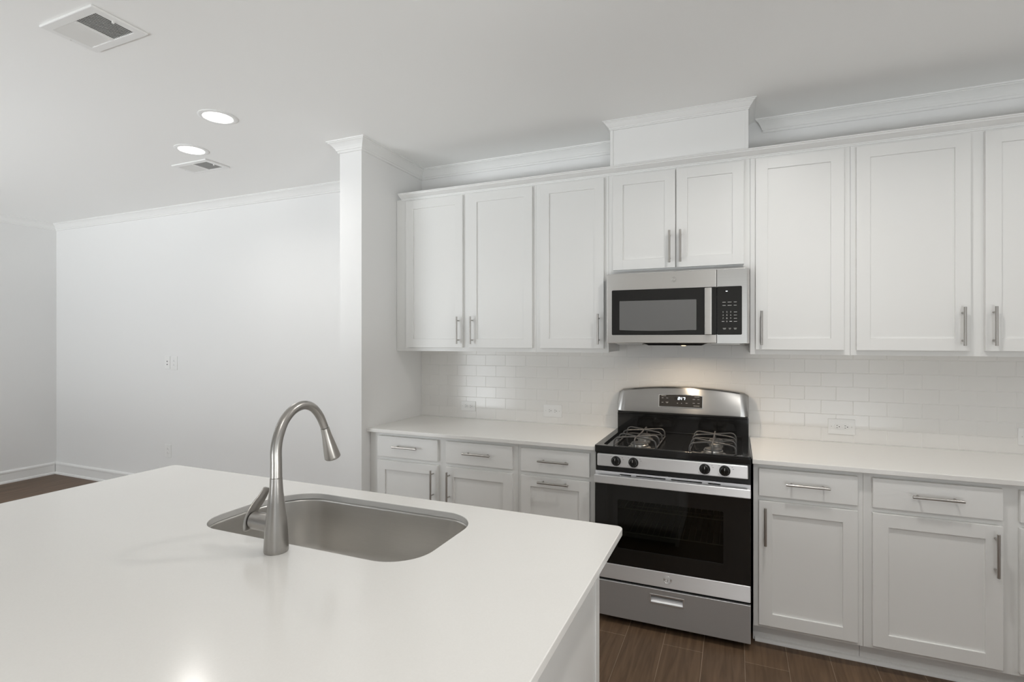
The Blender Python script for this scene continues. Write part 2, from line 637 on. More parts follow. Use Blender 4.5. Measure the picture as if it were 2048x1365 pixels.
# tiled backsplash: grout bed with running bond tiles
bm = bmesh.new()
ZT0, ZT1, TH, TW, G = 0.917, 1.47, 0.0767, 0.1545, 0.0014
box(bm, PX1, XR, -0.0072, -0.0005, 0.88, ZT1, mat=1)
rng = random.Random(3)
row = 0
z = ZT0
while z < ZT1 - 0.01:
    z1 = min(z + TH - G, ZT1)
    ph = (0.8226 if row % 2 == 0 else 0.8965)
    x = ph - 20 * TW
    while x < XR:
        a, b = max(x + G / 2, PX1 + 0.001), min(x + TW - G / 2, XR)
        if b - a > 0.004:
            tx, tz = rng.uniform(-1, 1) * 0.00022, rng.uniform(-1, 1) * 0.00016
            e = 0.0012
            yb, yf = -0.0072, -0.0086
            t = bmesh.new()
            outer = [t.verts.new(p) for p in ((a, yb, z), (b, yb, z), (b, yb, z1), (a, yb, z1))]
            inner = [t.verts.new(p) for p in ((a + e, yf - tx - tz, z + e), (b - e, yf + tx - tz, z + e), (b - e, yf + tx + tz, z1 - e), (a + e, yf - tx + tz, z1 - e))]
            t.faces.new(inner)
            for k in range(4):
                t.faces.new((outer[k], outer[(k + 1) % 4], inner[(k + 1) % 4], inner[k]))
            merge(bm, t)
        x += TW
    z += TH
    row += 1
structure('wall_backsplash', bm, [M['tile'], M['grout']], 'glossy white subway tile backsplash in running bond')

# ================================================================== CABINETS
FR = 0.020      # door thickness


def bar_pull(parent, cx, cz, yface, vertical, L=0.179, name='handle'):
    b = bmesh.new()
    yo = yface - 0.034
    r = 0.006
    if vertical:
        cyl(b, (cx, yo, cz - L / 2), (cx, yo, cz + L / 2), r, 18, bev=0.0008)
        for s in (-1, 1):
            cyl(b, (cx, yface + 0.001, cz + s * 0.064), (cx, yo, cz + s * 0.064), 0.0042, 14)
    else:
        cyl(b, (cx - L / 2, yo, cz), (cx + L / 2, yo, cz), r, 18, bev=0.0008)
        for s in (-1, 1):
            cyl(b, (cx + s * 0.064, yface + 0.001, cz), (cx + s * 0.064, yo, cz), 0.0042, 14)
    o = obj(name, b, M['pull'], parent, 40)
    o['label'] = 'brushed nickel bar handle'
    return o


def shaker(parent, x0, x1, z0, z1, yback, name='door', rail=0.0585):
    """shaker door: eased frame round a recessed flat panel"""
    b = bmesh.new()
    yf = yback - FR
    e = 0.0016
    loops = [rrect(x0, x1, z0, z1, [0.0006] * 4, 1), rrect(x0 + rail, x1 - rail, z0 + rail, z1 - rail, [0.0004] * 4, 1)]
    # stiles full height, rails between with a hair joint
    box(b, x0, x0 + rail, yf, yback - 0.0008, z0, z1, e, 2)
    box(b, x1 - rail, x1, yf, yback - 0.0008, z0, z1, e, 2)
    box(b, x0 + rail - 0.002, x1 - rail + 0.002, yf + 0.0003, yback - 0.0008, z0, z0 + rail, e, 2)
    box(b, x0 + rail - 0.002, x1 - rail + 0.002, yf + 0.0003, yback - 0.0008, z1 - rail, z1, e, 2)
    box(b, x0 + rail - 0.003, x1 - rail + 0.003, yf + 0.009, yback - 0.003, z0 + rail - 0.003, z1 - rail + 0.003)
    return obj(name, b, M['cab'], parent, 30)


def drawer_front(parent, x0, x1, z0, z1, yback):
    b = bmesh.new()
    box(b, x0, x1, yback - FR, yback - 0.0008, z0, z1, 0.0025, 2)
    return obj('drawer', b, M['cab'], parent, 30)


def face_frame(parent, x0, x1, z0, z1, yf, opens, thick=0.019):
    b = bmesh.new()
    loops = [rrect(x0, x1, z0, z1, [0.0004] * 4, 1)] + [rrect(a, c, d, e, [0.0004] * 4, 1) for (a, c, d, e) in opens]
    merge(b, slab_mesh(loops, 0, thick, 0.0006, upright(yf + thick / 2)))
    return obj('face_frame', b, M['cab'], parent)


def carcass(parent, x0, x1, yb, yf, z0, z1):
    """open-fronted box behind the face frame"""
    b = bmesh.new()
    t = 0.016
    box(b, x0, x0 + t, yf, yb, z0, z1); box(b, x1 - t, x1, yf, yb, z0, z1)
    box(b, x0 + t, x1 - t, yf, yb, z0, z0 + t); box(b, x0 + t, x1 - t, yf, yb, z1 - t, z1)
    box(b, x0 + t, x1 - t, yb - 0.008, yb, z0 + t, z1 - t)
    return obj('cabinet_box', b, M['cab'], parent)


UYF = -0.32     # face plane of upper frames
UZ0, UZ1 = 1.4075, 2.462
DZ0, DZ1 = 1.433, 2.4425
WALL_BACK = -0.0105


def upper(name, x0, x1, doors, label, z0=UZ0, dz0=DZ0, hz=1.547):
    c = empty(name, ((x0 + x1) / 2, WALL_BACK, z0), label, 'cabinet', 'white wall cabinets over the worktops')
    carcass(c, x0 + 0.0005, x1 - 0.0005, WALL_BACK, UYF + 0.019, z0 + 0.006, UZ1)
    face_frame(c, x0 + 0.0005, x1 - 0.0005, z0, UZ1, UYF, [(a + 0.012, b - 0.012, dz0 + 0.012, DZ1 - 0.012) for a, b, h in doors])
    for a, b, h in doors:
        d = shaker(c, a, b, dz0, DZ1, UYF)
        bar_pull(d, h, hz, UYF - FR, True)
    return c


upper('wall_cabinet', PX1 + 0.0015, -0.457, [(-1.409, -0.9685, -0.9942), (-0.9215, -0.4765, -0.893)],
      'double door white wall cabinet beside the stub wall')
upper('wall_cabinet', -0.457, 0.0, [(-0.4235, -0.0246, -0.0525)],
      'single door white wall cabinet on the left of the microwave')
upper('wall_cabinet', 0.0, 0.762, [(0.0287, 0.3795, 0.3516), (0.3855, 0.7325, 0.4098)],
      'short double door white wall cabinet above the microwave', z0=1.8625, dz0=1.8905, hz=2.0055)
upper('wall_cabinet', 0.762, 1.219, [(0.7883, 1.191, 0.8163)],
      'single door white wall cabinet on the right of the microwave')
upper('wall_cabinet', 1.219, 2.224, [(1.2424, 1.6925, 1.6605), (1.7455, 2.198, 1.7735)],
      'double door white wall cabinet cut by right edge of the picture')

# moulding along the cabinet tops
bm = bmesh.new()
cprof = [(-0.02, 2.4535), (0.004, 2.4535), (0.0045, 2.459), (0.0085, 2.460), (0.009, 2.4645), (0.014, 2.467), (0.022, 2.471), (0.031, 2.4765), (0.040, 2.4805), (0.0425, 2.481), (0.043, 2.487), (0.050, 2.488), (0.0505, 2.4935), (-0.02, 2.4935)]
sweep(bm, cprof, [(PX1 + 0.045, UYF - 0.001), (2.224, UYF - 0.001)])
# shaped left return
tag(obj('cabinet_crown_moulding', bm, M['trim'], None), 'long white crown strip along the tops of the wall cabinets', 'moulding')

# boxed chase above the microwave cabinet
ch = empty('duct_chase', (0.383, -0.17, 2.4945), 'white boxed chase between microwave cabinet and ceiling', 'duct cover')
CX0, CX1, CY = 0.0125, 0.754, -0.336
bm = bmesh.new(); box(bm, CX0 + 0.003, CX1 - 0.003, CY + 0.006, WALL_BACK, 2.4945, ZC - 0.001)
obj('panel', bm, M['trim'], ch)
for a in (CX0, CX1 - 0.0165):
    bm = bmesh.new(); box(bm, a, a + 0.0165, CY, CY + 0.012, 2.4945, 2.722, 0.001)
    obj('corner_strip', bm, M['trim'], ch)
bm = bmesh.new()
sweep(bm, [(o * 0.62, ZC - 0.0005 + z_ * 0.72) for o, z_ in [(-0.008, -0.066), (0.005, -0.066), (0.0055, -0.058), (0.012, -0.056), (0.0125, -0.047), (0.018, -0.044), (0.028, -0.034), (0.042, -0.018), (0.052, -0.012), (0.053, -0.007), (0.062, -0.006), (0.0625, 0), (-0.008, 0)]],
      [(CX0, -0.075), (CX0, CY), (CX1, CY), (CX1, -0.075)])
obj('crown_moulding', bm, M['trim'], ch)

# ---- base cabinets
BYF = -0.61
BZ0, BZ1 = 0.105, 0.8915
DRZ0, DRZ1, DOZ0, DOZ1 = 0.7395, 0.8705, 0.1235, 0.7155
TOE_Y = -0.535
BASE_GROUP = 'white base cabinets under the worktops'


def base(x0, x1, cols, label):
    """cols: (x0, x1, handle_x or None for a pull-out with its handle on the top rail)"""
    c = empty('base_cabinet', ((x0 + x1) / 2, WALL_BACK, 0), label, 'cabinet', BASE_GROUP)
    carcass(c, x0 + 0.0005, x1 - 0.0005, WALL_BACK, BYF + 0.019, BZ0, BZ1)
    ops = []
    for a, b, h in cols:
        ops += [(a + 0.012, b - 0.012, DRZ0 + 0.012, DRZ1 - 0.012), (a + 0.012, b - 0.012, DOZ0 + 0.012, DOZ1 - 0.012)]
    face_frame(c, x0 + 0.0005, x1 - 0.0005, BZ0, BZ1, BYF, ops)
    bm = bmesh.new(); box(bm, x0 + 0.001, x1 - 0.001, TOE_Y, TOE_Y + 0.015, 0.0, BZ0)
    obj('toe_kick', bm, M['trim'], c)
    for a, b, h in cols:
        d = drawer_front(c, a, b, DRZ0, DRZ1, BYF)
        bar_pull(d, (a + b) / 2 + 0.001, 0.8105, BYF - FR, False)
        if h is None:
            d = shaker(c, a, b, DOZ0, DOZ1, BYF, 'pull_out_front')
            bar_pull(d, (a + b) / 2, 0.691, BYF - FR, False)
        else:
            d = shaker(c, a, b, DOZ0, DOZ1, BYF)
            bar_pull(d, h, 0.602, BYF - FR, True)
    return c


base(PX1 + 0.0015, -0.457, [(-1.429, -0.9835, -1.0125), (-0.9275, -0.488, -0.9005)], 'white base cabinet with two drawers and two doors beside stub wall')
base(-0.457, 0.0, [(-0.4345, -0.0348, None)], 'narrow white base cabinet with pull-out front left of the range')
base(0.7695, 1.219, [(0.7935, 1.1965, 0.8204)], 'single door white base cabinet just right of the range')
base(1.219, 2.224, [(1.252, 1.704, 1.6768), (1.7575, 2.198, 1.786)], 'wide white base cabinet cut by right edge of picture')

# shoe moulding at the floor under the right cabinets and the left ones
for i, (a, b) in enumerate(((0.779, 2.224), (PX1, -0.017))):
    bm = bmesh.new()
    sweep(bm, [(0, 0), (0.017, 0), (0.0165, 0.007), (0.013, 0.013), (0.007, 0.0165), (0, 0.018)], [(a, TOE_Y - 0.0005), (b, TOE_Y - 0.0005)] )
    structure('trim_%d' % (3 + i), bm, M['trim'], 'white shoe moulding under the base cabinets', 40)

# ---- worktops along the wall
CT0, CT1 = 0.892, 0.914
bm = slab_mesh([[(PX1 + 0.001, -0.645), (-0.0015, -0.645), (-0.0015, WALL_BACK + 0.001), (PX1 + 0.001, WALL_BACK + 0.001)]], CT0, CT1, 0.002)
tag(obj('countertop', bm, M['quartz'], None, 40), 'white quartz worktop between stub wall and range', 'countertop')
bm = slab_mesh([[(0.7655, -0.645), (2.24, -0.645), (2.24, WALL_BACK + 0.001), (0.7655, WALL_BACK + 0.001)]], CT0, CT1, 0.002)
tag(obj('countertop', bm, M['quartz'], None, 40), 'white quartz worktop running right from the range', 'countertop')

# ================================================================== ISLAND
IX0, IX1, IY0, IY1 = -1.669, 0.376, -3.02, -1.794
SX0, SX1, SY0, SY1 = -0.860, -0.0625, -2.297, -1.885
SR = [0.105, 0.115, 0.125, (0.15, 0.20)]
hole = rrect(SX0, SX1, SY0, SY1, SR, 14)
outl = rrect(IX0, IX1, IY0, IY1, [0.022] * 4, 8)
bm = slab_mesh([outl, hole], CT0, CT1, 0.0025)
tag(obj('island_countertop', bm, M['quartz'], None, 40), 'large white quartz island top with a sink cut-out', 'countertop')

isl = empty('island_cabinet', (-0.66, -2.24, 0), 'white island base under the large quartz top', 'island')
bx0, bx1, by0, by1 = -1.60, 0.310, -2.66, -1.832
t = 0.018
bm = bmesh.new()
box(bm, bx1 - t, bx1, by0 + t, by1 - 0.02, 0.0, CT0 - 0.0005)
box(bm, bx1, bx1 + 0.004, by1 - 0.058, by1 - 0.018, 0.0, CT0 - 0.0005, 0.0008)
obj('end_panel', bm, M['cab'], isl)
bm = bmesh.new(); box(bm, bx0, bx0 + t, by0 + t, by1 - 0.02, 0.0, CT0 - 0.0005); obj('end_panel', bm, M['cab'], isl)
bm = bmesh.new(); box(bm, bx0, bx1, by0, by0 + t, 0.0, CT0 - 0.0005); obj('back_panel', bm, M['cab'], isl)
ops = []
n = 4
wd = (bx1 - bx0) / n
for k in range(n):
    ops.append((bx0 + k * wd + 0.04, bx0 + (k + 1) * wd - 0.04, 0.14, 0.86))
bm = bmesh.new()
box(bm, bx0, bx1, by1 - 0.02, by1, BZ0, CT0 - 0.0005)
obj('face_frame', bm, M['cab'], isl)
bm = bmesh.new(); box(bm, bx0 + t, bx1 - t, by1 - 0.095, by1 - 0.08, 0, BZ0); obj('toe_kick', bm, M['trim'], isl)
for k in range(n):
    bmd = bmesh.new()
    a, b_ = bx0 + k * wd + 0.025, bx0 + (k + 1) * wd - 0.025
    box(bmd, a, b_, by1 + 0.001, by1 + 0.02, 0.1235, 0.8705, 0.002)
    obj('door', bmd, M['cab'], isl)

# ---- sink
sk = empty('kitchen_sink', (-0.461, -2.09, 0.70), 'undermount stainless steel sink bowl set into the island top', 'sink')
bm = bmesh.new()
def inset(lp, d, cx=-0.461, cy=-2.091):
    hx, hy = (SX1 - SX0) / 2, (SY1 - SY0) / 2
    return [(cx + (x - cx) * (hx - d) / hx, cy + (y - cy) * (hy - d) / hy) for x, y in lp]
levels = [(-0.018, 0.8912), (-0.004, 0.8912), (-0.003, 0.889), (0.0, 0.885), (0.006, 0.80), (0.012, 0.735), (0.016, 0.716), (0.026, 0.703), (0.042, 0.697), (0.10, 0.694), (0.16, 0.691)]
rings = []
for d, z_ in levels:
    rings.append([bm.verts.new((x, y, z_)) for x, y in inset(hole, d)])
for i in range(len(rings) - 1):
    k = len(rings[i])
    for j in range(k):
        bm.faces.new((rings[i][j], rings[i][(j + 1) % k], rings[i + 1][(j + 1) % k], rings[i + 1][j]))
bm.faces.new(rings[-1])
obj('bowl', bm, M['sinksteel'], sk, 50)
bm = bmesh.new(); lathe(bm, (-0.461, -2.09, 0.6915), (0, 0, 1), [(0, 0.056), (0.002, 0.056), (0.0028, 0.052), (0.001, 0.042), (0.0008, 0.012), (0.004, 0.010), (0.006, 0.004)], 32)
obj('drain', bm, M['chrome'], sk, 40)

# ---- faucet
FX, FY, FZ = -0.4505, -2.350, CT1
fa = empty('kitchen_faucet', (FX, FY, FZ), 'brushed nickel gooseneck pull-down faucet standing behind the sink', 'faucet')
bm = bmesh.new()
lathe(bm, (FX, FY, FZ + 0.0003), (0, 0, 1), [(0, 0.0305), (0.003, 0.0315), (0.010, 0.0315), (0.030, 0.0305), (0.055, 0.0295), (0.085, 0.0268), (0.11, 0.0240), (0.135, 0.0210), (0.16, 0.0182), (0.18, 0.0166), (0.197, 0.0158), (0.1985, 0.0150)], 40)
obj('base_body', bm, M['nickel'], fa, 40)
bm = bmesh.new()
path = spline([(FX, FY, 1.1135), (FX, FY, 1.150), (FX, FY, 1.190), (FX, FY + 0.008, 1.225), (FX, FY + 0.027, 1.262), (FX, FY + 0.058, 1.288), (FX, FY + 0.097, 1.2975), (FX, FY + 0.134, 1.286), (FX, FY + 0.162, 1.257), (FX, FY + 0.1815, 1.222)], 7)
nn = len(path)
tube(bm, path, [0.0152 - 0.0036 * (i / (nn - 1)) for i in range(nn)], 28)
obj('spout', bm, M['nickel'], fa, 50)
bm = bmesh.new()
h0, h1 = Vector((FX, FY + 0.1825, 1.2200)), Vector((FX, FY + 0.2165, 1.1235))
ax = h1 - h0
Lh = ax.length
lathe(bm, h0, ax, [(0, 0.0112), (0.001, 0.0125), (Lh * 0.25, 0.0142), (Lh * 0.5, 0.0178), (Lh * 0.75, 0.0212), (Lh * 0.93, 0.0236), (Lh * 0.985, 0.0240), (Lh, 0.0228)], 36)
obj('spray_head', bm, M['nickel'], fa, 45)
bm = bmesh.new()
HZ = 0.987
cyl(bm, (FX - 0.012, FY, HZ), (FX - 0.082, FY, HZ), 0.0235, 36, bev=0.0015)
hd = obj('handle_hub', bm, M['nickel'], fa, 45)
bm = bmesh.new()
lev = spline([(FX - 0.088, FY - 0.014, HZ - 0.026), (FX - 0.0905, FY - 0.012, HZ - 0.006), (FX - 0.091, FY - 0.002, HZ + 0.016), (FX - 0.090, FY + 0.014, HZ + 0.036), (FX - 0.088, FY + 0.028, HZ + 0.050), (FX - 0.086, FY + 0.041, HZ + 0.068), (FX - 0.085, FY + 0.046, HZ + 0.079)], 6)
ln = len(lev)
rad = [0.018 * (0.55 + 0.45 * math.sin(math.pi * min(1, 0.18 + 0.55 * i / ln))) * (1 - 0.42 * max(0, (i / ln - 0.25))) for i in range(ln)]
rad[0] *= 0.6
rad[-1] = rad[-2] * 0.55
tube(bm, lev, rad, 20, flat=((1, 0, 0), 0.32))
obj('handle_lever', bm, M['nickel'], hd, 60)

# ================================================================== RANGE
rg = empty('gas_range', (0.381, -0.34, 0), 'stainless steel gas range with black cooktop and oven door', 'range')
RX0, RX1 = 0.0035, 0.7585
RF = -0.665
bm = bmesh.new()
# hollow body so the oven cavity shows behind its window
box(bm, RX0, 0.10, -0.62, -0.02, 0.035, 0.885); box(bm, 0.66, RX1, -0.62, -0.02, 0.035, 0.885)
box(bm, 0.10, 0.66, -0.62, -0.02, 0.035, 0.35); box(bm, 0.10, 0.66, -0.62, -0.02, 0.70, 0.885)
box(bm, 0.10, 0.66, -0.10, -0.02, 0.35, 0.70)
box(bm, RX0 + 0.002, RX1 - 0.002, -0.651, -0.62, 0.795, 0.890)
box(bm, RX0 + 0.002, RX1 - 0.002, -0.640, -0.62, 0.04, 0.24)
obj('body', bm, M['satinblack'], rg)
for fx, fy in ((0.04, -0.58), (0.72, -0.58), (0.04, -0.08), (0.72, -0.08)):
    bm = bmesh.new(); cyl(bm, (fx, fy, 0.0), (fx, fy, 0.035), 0.016, 14); obj('foot', bm, M['satinblack'], rg)
bm = bmesh.new()
box(bm, 0.1005, 0.106, -0.62, -0.101, 0.3505, 0.6995); box(bm, 0.654, 0.6595, -0.62, -0.101, 0.3505, 0.6995)
box(bm, 0.106, 0.654, -0.62, -0.101, 0.3505, 0.356); box(bm, 0.106, 0.654, -0.62, -0.101, 0.694, 0.6995)
box(bm, 0.106, 0.654, -0.107, -0.101, 0.356, 0.694)
obj('oven_cavity', bm, M['cavity'], rg)
bm = bmesh.new()
for zr in (0.465, 0.590):
    for k in range(2):
        yk = -0.60 + 0.46 * k
        tube(bm, [(0.105, yk, zr), (0.655, yk, zr)], 0.003, 8)
    for k in range(19):
        xk = 0.115 + 0.53 * k / 18
        tube(bm, [(xk, -0.60, zr), (xk, -0.14, zr)], 0.0018, 6)
obj('oven_rack', bm, M['alu'], rg)
# cooktop: rim, sunken floor and front fascia
bm = bmesh.new()
CZ = 0.9265
merge(bm, slab_mesh([rrect(0.000, 0.762, -0.662, -0.062, [0.012] * 4, 4), rrect(0.040, 0.722, -0.630, -0.100, [0.03] * 4, 6)], 0.9145, CZ, 0.003))
box(bm, 0.02, 0.742, -0.645, -0.08, 0.8905, 0.9155)
box(bm, 0.0035, 0.7585, -0.6625, -0.640, 0.8905, 0.918, 0.003)
# raised centre strip and side wells
merge(bm, slab_mesh([rrect(0.325, 0.437, -0.622, -0.108, [0.02] * 4, 5)], 0.9150, 0.9185, 0.0015))
obj('cooktop', bm, M['black'], rg, 40)


def burner(cx, cy, r):
    b = bmesh.new()
    lathe(b, (cx, cy, 0.9157), (0, 0, 1), [(0, r * 1.28), (0.002, r * 1.28), (0.004, r * 1.12), (0.006, r * 1.02), (0.017, r), (0.0185, r * 0.96), (0.018, r * 0.5)], 36)
    base_ = obj('burner', b, M['alu'], rg, 40)
    c = bmesh.new()
    lathe(c, (cx, cy, 0.934), (0, 0, 1), [(0, r * 0.90), (0.004, r * 0.92), (0.007, r * 0.88), (0.009, r * 0.7), (0.0095, 0.001)], 36)
    obj('burner_cap', c, M['iron'], base_, 40)


HUBS = [(0.212, -0.578), (0.209, -0.330), (0.585, -0.578), (0.587, -0.345)]
burner(0.222, -0.578, 0.046); burner(0.207, -0.315, 0.036); burner(0.588, -0.590, 0.046); burner(0.592, -0.315, 0.036)
# igniter stubs beside the burners
GZ = 0.968
for xc in (0.206, 0.585):
    b = bmesh.new()
    hw, y0, y1 = 0.108, -0.640, -0.215
    r = 0.0042
    zb = 0.9235
    xl_, xr_ = xc - hw, xc + hw
    # foot ring
    ring = [(x, y, zb) for x, y in rrect(xl_, xr_, y0, y1, [0.03] * 4, 5)]
    tube(b, ring + [ring[0]], r * 0.9, 8)
    # spine from front to back
    tube(b, spline([(xc, y0, zb), (xc, y0 + 0.002, GZ - 0.016), (xc, y0 + 0.018, GZ - 0.003), (xc, y0 + 0.045, GZ), (xc, -0.43, GZ - 0.004), (xc, y1 - 0.045, GZ), (xc, y1 - 0.018, GZ - 0.003), (xc, y1 - 0.002, GZ - 0.016), (xc, y1, zb)], 5), r, 8)
    for yh in (-0.568, -0.325):
        for sx in (-1, 1):
            for dy in (-0.062, 0.062):
                ye = yh + dy
                ye = max(y0 + 0.012, min(y1 - 0.012, ye))
                ys = yh + (0.012 if dy > 0 else -0.012)
                x_ = lambda q: xc + sx * q
                tube(b, spline([(x_(0.004), ys, GZ), (x_(0.05), ys + (ye - ys) * 0.5, GZ + 0.001), (x_(0.084), ye, GZ), (x_(0.100), ye, GZ - 0.007), (x_(hw - 0.001), ye, GZ - 0.024), (x_(hw), ye, zb)], 5), r, 8)
    obj('grate', b, M['iron'], rg, 60)
# control panel with knobs
cp = bmesh.new()
box(cp, 0.0155, 0.7465, RF - 0.001, -0.65, 0.8195, 0.8835, 0.005, 3)
cpo = obj('control_panel', cp, M['steel'], rg, 30)
for kx in (0.1165, 0.2065, 0.552, 0.643):
    marks = bmesh.new()
    for dx, dz, w in ((0.030, 0.018, 0.006), (0.034, 0.009, 0.007), (-0.028, 0.021, 0.004), (-0.030, -0.020, 0.004)):
        box(marks, kx + dx, kx + dx + w, RF - 0.0013, RF - 0.0005, 0.8525 + dz, 0.8525 + dz + 0.0012)
    obj('dial_markings', marks, M['ink'], cpo)
for kx in (0.1165, 0.2065, 0.552, 0.643):
    b = bmesh.new()
    kz = 0.8522
    lathe(b, (kx, RF - 0.001, kz), (0, -1, 0), [(0, 0.0255), (0.006, 0.0252), (0.008, 0.0235), (0.009, 0.0205), (0.022, 0.0185), (0.0245, 0.0165), (0.025, 0.001)], 32)
    box(b, kx - 0.005, kx + 0.005, RF - 0.034, RF - 0.012, kz - 0.0185, kz + 0.0185, 0.003)
    box(b, kx - 0.0008, kx + 0.0008, RF - 0.0345, RF - 0.030, kz + 0.006, kz + 0.0175, mat=1)
    obj('knob', b, [M['black'], M['print']], rg, 40)
# oven door
dr = bmesh.new()
# black glass face with the see-through window cut out
plate(dr, 0.0045, 0.7575, 0.3125, 0.728, RF, 0.007, 0.002, 0.0008, 0, [(0.125, 0.636, 0.400, 0.652, 0.006)])
door = obj('oven_door', dr, M['panelglass'], rg, 40)
b = bmesh.new(); box(b, 0.124, 0.637, RF + 0.0015, RF + 0.0055, 0.399, 0.653); obj('window', b, M['ovenglass'], door)
b = bmesh.new(); box(b, 0.0045, 0.7575, RF - 0.001, -0.63, 0.2325, 0.3125, 0.004, 3); lo = obj('lower_trim', b, M['steel'], door, 30)
# top trim with its four slots
b = bmesh.new()
slots = [(0.1345, 0.193), (0.218, 0.3655), (0.392, 0.539), (0.5665, 0.6235)]
plate(b, 0.0045, 0.7575, 0.728, 0.7935, RF + 0.004, 0.020, 0.003, 0.0015, 0, [(a, c, 0.7775, 0.7835, 0.0025) for a, c in slots])
tt = obj('upper_trim', b, M['steel'], door, 30)
b = bmesh.new(); box(b, 0.10, 0.66, -0.648, -0.640, 0.775, 0.786); obj('slot_back', b, M['satinblack'], door)
# full-width handle band
b = bmesh.new()
box(b, 0.0055, 0.7575, -0.694, -0.684, 0.7355, 0.7775, 0.004, 3)
box(b, 0.0055, 0.022, -0.690, RF - 0.0005, 0.738, 0.775, 0.003); box(b, 0.741, 0.7575, -0.690, RF - 0.0005, 0.738, 0.775, 0.003)
obj('handle', b, M['steel'], door, 30)


def emblem(parent, x, y, z, r, m):
    """round monogram badge: ring with curled script strokes"""
    b = bmesh.new()
    for rr in (r, r * 0.86):
        ring = [(x + rr * math.cos(2 * math.pi * k / 28), y, z + rr * math.sin(2 * math.pi * k / 28)) for k in range(29)]
        tube(b, ring, r * 0.045, 6)
    g = [(-.05, .42), (-.32, .50), (-.50, .22), (-.45, -.12), (-.18, -.22), (.02, .02), (-.08, .20), (-.02, -.25), (-.12, -.55), (-.38, -.52)]
    e = [(.52, .38), (.30, .52), (.10, .36), (.22, .08), (.40, .06), (.14, -.02), (.08, -.36), (.32, -.52), (.56, -.30)]
    for s in (g, e):
        tube(b, spline([(x + px * r, y, z + pz * r) for px, pz in s], 4), r * 0.055, 6)
    for k in range(4):
        a = math.pi / 2 * k
        c = [(x + r * (0.72 * math.cos(a + t_)), y, z + r * 0.72 * math.sin(a + t_)) for t_ in (-0.35, 0.0, 0.35)]
        tube(b, c, r * 0.05, 6)
    return obj('emblem', b, m, parent, 60)


emblem(door, 0.3757, RF - 0.0015, 0.2755, 0.0195, M['chrome'])
# drawer with its sunken pull
b = bmesh.new()
plate(b, 0.0045, 0.7575, 0.0365, 0.2205, RF - 0.001, 0.020, 0.004, 0.003, 0, [(0.292, 0.452, 0.150, 0.190, 0.002)])
dw = obj('storage_drawer', b, M['steel_drawer'], rg, 30)
b = bmesh.new()
plate(b, 0.2885, 0.4555, 0.1465, 0.1935, RF - 0.003, 0.003, 0.002, 0.0008, 0, [(0.2945, 0.4495, 0.1525, 0.1875, 0.001)])
# recess: back, slanted floor
box(b, 0.292, 0.452, RF + 0.020, RF + 0.022, 0.150, 0.190)
t_ = bmesh.new()
vs = [t_.verts.new(p) for p in ((0.294, RF - 0.001, 0.1535), (0.450, RF - 0.001, 0.1535), (0.450, RF + 0.019, 0.175), (0.294, RF + 0.019, 0.175))]
t_.faces.new(vs)
merge(b, t_)
obj('pull', b, M['steel'], dw)
# backguard
b = bmesh.new()
box(b, 0.0015, 0.7605, -0.070, -0.012, 0.9145, 1.030, 0.004)
box(b, 0.006, 0.756, -0.082, -0.02, 1.022, 1.040, 0.003)
bgo = obj('backguard_riser', b, M['black'], rg, 30)
b = bmesh.new()
n_ = 32
rows_f, rows_b = [], []
zs = [0.0, 0.03, 0.08, 0.25, 0.5, 0.75, 0.92, 0.97, 1.0]
for zi in zs:
    rf, rb = [], []
    for k in range(n_ + 1):
        u = k / n_
        zt = 1.169 + 0.030 * (1 - (2 * u - 1) ** 2)
        zb_ = 1.0335
        xa, xb = 0.0005 + 0.0085 * zi, 0.7625 - 0.0015 * zi
        # rounded upper corners
        edge = min(u, 1 - u) * (xb - xa)
        rc = 0.012
        if edge < rc:
            zt -= rc - math.sqrt(max(0, rc * rc - (rc - edge) ** 2))
        zz = zb_ + (zt - zb_) * zi
        yy = -0.083 + 0.030 * zi - 0.006 * math.sin(math.pi * zi)
        if zi < 0.05:
            yy += 0.006 * (1 - zi / 0.05) ** 2
        if zi > 0.95:
            yy += 0.008 * ((zi - 0.95) / 0.05) ** 2
        if edge < 0.010:
            yy += 0.008 * (1 - edge / 0.010) ** 2
        rf.append(b.verts.new((xa + (xb - xa) * u, yy, zz)))
        rb.append(b.verts.new((xa + (xb - xa) * u, -0.014, zz)))
    rows_f.append(rf); rows_b.append(rb)
for i in range(len(zs) - 1):
    for k in range(n_):
        b.faces.new((rows_f[i][k], rows_f[i][k + 1], rows_f[i + 1][k + 1], rows_f[i + 1][k]))
        b.faces.new((rows_b[i][k], rows_b[i + 1][k], rows_b[i + 1][k + 1], rows_b[i][k + 1]))
    for k in (0, n_):
        b.faces.new((rows_f[i][k], rows_f[i + 1][k], rows_b[i + 1][k], rows_b[i][k]))
for k in range(n_):
    b.faces.new((rows_f[0][k], rows_b[0][k], rows_b[0][k + 1], rows_f[0][k + 1]))
    b.faces.new((rows_f[-1][k], rows_f[-1][k + 1], rows_b[-1][k + 1], rows_b[-1][k]))
pan = obj('backguard_panel', b, M['steel_guard'], rg, 40)
# clock and key pad: lens-topped, leaning with the panel
lean = math.atan2(0.030, 0.14)
xc_, zc_, yc_ = 0.3835, 1.113, -0.0735


def lean_xf(y):
    return Matrix.Translation((xc_, y, zc_)) @ Matrix.Rotation(-lean, 4, 'X') @ upright(0)


def pad(hw, h0, h1, bulge, r, th, y, bev):
    lp = []
    for k in range(13):
        u = k / 12
        lp.append((-hw + 2 * hw * u, h0))
    for k in range(13):
        u = 1 - k / 12
        lp.append((-hw + 2 * hw * u, h1 + bulge * (1 - (2 * u - 1) ** 2)))
    return slab_mesh([lp], 0, th, bev, lean_xf(y))


